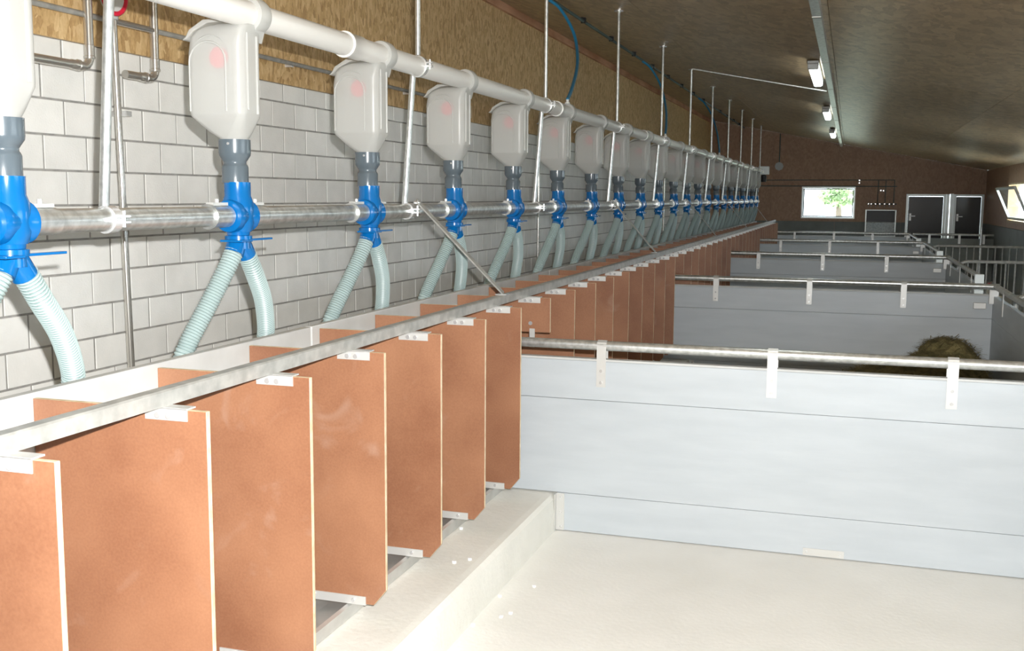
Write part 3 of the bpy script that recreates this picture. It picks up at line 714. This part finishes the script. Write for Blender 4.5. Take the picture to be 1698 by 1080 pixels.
def make_side_wall(Y):           # Y: the pen wall at its far end
    a, b_ = Y - 3.05, Y
    t = thing('pen_side_wall', (XPC, (a + b_) / 2, 0), '', 'partition')
    for z0, z1 in [(.004, .1700), (.1712, .5868), (.588, ZW - .004)]:
        MB().box(XPC, XPC + .035, a, b_ + .034, z0, z1).build('plank', M['grey_plastic'], t, bevel=.0015)
    MB().tube([(XPC + .018, a, ZR), (XPC + .018, b_ + .04, ZR)], .021, 16).build('top_rail', M['galv_dull'], t, smooth=40)
    for y in (a + .5, a + 1.5, b_ - .55): MB().box(XPC - .004, XPC, y, y + .04, ZR - .16, ZR).build('strap', M['alu'], t)
    MB().box(XPC - .03, XPC + .03, b_ - .05, b_ - .004, ZR - .12, ZR - .02).build('corner_plate', M['alu'], t)
    MB().box(XPC - .035, XPC + .035, a - .05, a, 0, ZR + .03).build('end_post', M['frame_white'], t, bevel=.003)
    q = MB().lathe([(.010, 0), (.010, .03), (.020, .035), (.020, .05), (.012, .055)], (XPC + .035, a - .025, ZR - .06), 'x', 14).build('latch', M['red'], t, smooth=40)
    return t
pw = None
walls = [4.33, 8.33, 12.33, 16.35, 20.45]
nm = ['nearest', 'second', 'third', 'fourth', 'farthest']
for i, Y in enumerate(walls):
    if pw is None: pw = make_pen_wall(Y); o = pw; sw = make_side_wall(Y); q = sw
    else: o = dup(pw, delta=(0, Y - walls[0], 0)); q = dup(sw, delta=(0, Y - walls[0], 0))
    tag(o, ['nearest and largest grey pen wall of plastic planks with tube rail', 'second grey pen wall, the one behind the hay pile', 'third grey pen wall from the camera with tube rail', 'fourth grey pen wall from the camera with tube rail', 'farthest grey pen wall, in front of the back wall'][i], None, 'grey walls between the pens')
    tag(q, ['grey side wall of the nearest pen, along the aisle right of the picture', 'grey side wall of the second pen, right beside the hay pile', 'grey side wall with white end post on the third pen', 'grey side wall with white end post on the fourth pen', 'grey side wall with end post on the last pen'][i], None, 'grey side walls along the aisle')
# barrier across the aisle at the far end
t = thing('aisle_barrier', (1.75, 20.45, 0), 'dark grey low barrier across the aisle in front of the two doors', 'partition')
for z0, z1 in [(.004, .1700), (.1712, .5868), (.588, ZW - .004)]: MB().box(XPC + .08, XR - .03, 20.45, 20.485, z0, z1).build('plank', M['dado'], t)
MB().tube([(XPC + .08, 20.468, ZR), (XR - .03, 20.468, ZR)], .021, 12).build('top_rail', M['galv_dull'], t, smooth=40)
for x in (1.35, 1.85, 2.25): MB().box(x, x + .04, 20.444, 20.45, ZR - .16, ZR).build('strap', M['alu'], t)
# barred gates across the aisle
def make_gate(Y):
    x0, x1, zt_, zb_ = 1.12, XR - .04, H - .655, .12
    t = thing('barred_gate', ((x0 + x1) / 2, Y, 0), '', 'gate', 'barred gates across the aisle')
    r = .09
    pts = [(x0, Y, zb_)] + [(x0 + r - r * cos(a), Y, zt_ - r + r * sin(a)) for a in [pi / 2 * k / 6 for k in range(7)]] + [(x1, Y, zt_)]
    MB().tube(pts, .017, 12).build('gate_frame', M['galv_dull'], t, smooth=50)
    MB().tube([(x0, Y, zb_), (x1, Y, zb_)], .015, 10).build('bottom_rail', M['galv_dull'], t, smooth=50)
    me = MB().tube([(0, 0, 0), (0, 0, zt_ - zb_)], .0085, 8).mesh('bar', M['galv_dull'], 50)
    x = x0 + .095
    while x < x1: link('bar', me, t, (x, Y, zb_)); x += .092
    MB().tube([(x1, Y, 0), (x1, Y, zt_ + .02)], .02, 10).build('post', M['galv_dull'], t, smooth=50)
    MB().tube([(x0 + .01, Y, 0), (x0 + .01, Y, zb_)], .017, 10).build('foot', M['galv_dull'], t, smooth=50)
    return t
g0 = make_gate(8.02); g0['label'] = 'nearest barred steel gate, just its corner showing at the right edge'
g = dup(g0, delta=(0, 12.2 - 8.02, 0)); g['label'] = 'barred steel gate across the aisle, the middle one with long bars'
g = dup(g0, delta=(0, 16.15 - 8.02, 0)); g['label'] = 'barred steel gate across the aisle, the farthest one'
t = thing('upright_pole', (1.77, 16.28, 0), 'pale upright pole standing behind the farthest barred gate', 'pole')
MB().tube([(1.77, 16.28, 0), (1.77, 16.28, H - .39)], .016, 12).build('tube', M['galv'], t, smooth=40)
MB().lathe([(.05, 0), (.05, .01), (.02, .015)], (1.77, 16.28, 0), 'z', 16).build('foot', M['galv'], t)

# ------------------------------------------------------------------ hay
def hz(x, y):
    a = .43 * math.exp(-(((x - .68) / .29) ** 2 + ((y - 7.75) / .45) ** 2) ** 1.7)
    b_ = .36 * math.exp(-(((x - .42) / .70) ** 2 + ((y - 7.25) / .60) ** 2) ** 1.5)
    return max(a, b_) + .35 * min(a, b_)
hm = MB(); nx, ny = 46, 50; X0, X1, Y0, Y1 = -.5, .99, 6.15, 8.30
vv = []
for j in range(ny + 1):
    for i in range(nx + 1):
        x = X0 + (X1 - X0) * i / nx; y = Y0 + (Y1 - Y0) * j / ny; vv.append((x, y, max(hz(x, y) + random.uniform(-.012, .012), .002)))
hm.add(vv, [(j * (nx + 1) + i, j * (nx + 1) + i + 1, (j + 1) * (nx + 1) + i + 1, (j + 1) * (nx + 1) + i) for j in range(ny) for i in range(nx)])
for i in range(14000):
    x = random.gauss(.5, .42); y = random.gauss(7.4, .45)
    if not (X0 < x < .97 and Y0 < y < 8.25) or hz(x, y) < .02: continue
    z = hz(x, y) + random.uniform(-.01, .02); a = random.uniform(0, 2 * pi); l_ = random.uniform(.03, .08); ww = random.uniform(.0015, .003)
    d = Vector((cos(a), sin(a), random.uniform(-.3, .25))).normalized() * l_; s_ = Vector((-sin(a), cos(a), 0)) * ww; p = Vector((x, y, z))
    hm.add([p - s_, p + s_, p + d + s_, p + d - s_], [(0, 1, 2, 3)])
o = hm.build('hay_pile', M['hay']); tag(o, 'pile of green-brown hay in the corner behind the nearest pen wall', 'hay', kind='stuff')

# ------------------------------------------------------------------ back wall fittings
t = thing('wash_basin', (.565, 22.2, H - .75), 'stainless basin with dark recess hung on the back wall beside the window', 'basin')
MB().box(.28, .30, 22.0, 22.29, H - .74, H - .215).box(.83, .85, 22.0, 22.29, H - .74, H - .215).box(.28, .85, 22.27, 22.292, H - .74, H - .215).build('frame', M['frame_white'], t)
MB().box(.30, .83, 22.24, 22.27, H - .45, H - .23).build('splash_back', M['black'], t)
MB().prism([(22.0, H - .455), (22.24, H - .45), (22.26, H - .72), (22.06, H - .72)], .30, .83, 'yz').build('basin', M['galv'], t, bevel=.005)
MB().box(.26, .87, 21.98, 22.29, H - .765, H - .74).build('shelf', M['frame_white'], t)
t = thing('tap_pipework', (.6, 22.25, H - .1), 'rows of small bright taps on thin pipes above the stainless basin', 'taps')
MB().tube([(-2.3, 22.27, H + .245), (-.9, 22.27, H + .245), (-.9, 22.27, H + .245), (.85, 22.27, H + .245)], .008, 8).tube([(-2.3, 22.27, H + .36), (.80, 22.27, H + .37), (.80, 22.27, H - .10)], .008, 8).tube([(.50, 22.27, H + .36), (.50, 22.27, H - .10)], .007, 8).tube([(.64, 22.27, H + .36), (.64, 22.27, H - .10)], .007, 8).tube([(.30, 22.25, H - .10), (.86, 22.25, H - .10)], .010, 8).build('tube', M['cable'], t, smooth=50)
for i, x in enumerate([.33, .38, .46, .54, .63, .72, .80]):
    MB().lathe([(.012, 0), (.018, .01), (.018, .03), (.010, .035)], (x, 22.20, H - .10), 'y', 10).tube([(x, 22.21, H - .10), (x, 22.20, H - .16)], .007, 8).build('tap', M['zinc'], t, smooth=40)
for x, z in ((.14, .31), (.14, .36), (.60, .16), (.55, .165)):
    MB().lathe([(.014, 0), (.016, .03), (.006, .035)], (x, 22.23, H + z), 'y', 10).build('valve', M['zinc'], t, smooth=40)
t = thing('junction_box', (-1.42, 22.25, H + .62), 'grey round junction box with cable on the back wall beyond the feed line', 'box')
MB().lathe([(.085, 0), (.085, .05), (.075, .055)], (-1.42, 22.235, H + .64), 'y', 8).build('cover', M['lamp_body'], t)
MB().tube([(-1.42, 22.28, H + .72), (-1.42, 22.28, ceil_z(-1.42) - .01)], .009, 8).build('cable', M['cable'], t)
# crumbs
cr = [(-1.33 + .0, 3.5), (0, 0)]
pl = [(765, 878, .166), (753, 934, .166), (779, 929, .166), (886, 974, 0), (829, 990, 0), (847, 1018, 0), (831, 1024, 0), (784, 1038, 0)]
names = ['on the concrete step below the last divider bracket', 'on the concrete step, left one of a close pair', 'on the concrete step, right one of a close pair', 'on the pen floor, farthest to the right', 'on the pen floor nearest the foot of the step', 'on the pen floor, right one of a close pair', 'on the pen floor, left one of a close pair', 'on the pen floor closest to the camera']
for (px, py, z), nmx in zip(pl, names):
    d = f2 * F + r3 * (px - 849) - u3 * (py - 540); k = (z - H) / d.z; p = Vector((0, 0, H)) + d * k
    rs = random.Random(px); s_ = .008; vs_ = [(p.x + s_ * cos(a) * rs.uniform(.7, 1.1), p.y + s_ * sin(a) * rs.uniform(.7, 1.1), z + zz) for zz in (.0, .008) for a in [2 * pi * q / 6 for q in range(6)]]
    o = MB().add(vs_, [(5, 4, 3, 2, 1, 0), (6, 7, 8, 9, 10, 11)] + [(i, (i + 1) % 6, 6 + (i + 1) % 6, 6 + i) for i in range(6)]).build('feed_crumb', M['crumb'])
    tag(o, 'small white feed crumb ' + nmx, 'crumb', 'white crumbs')
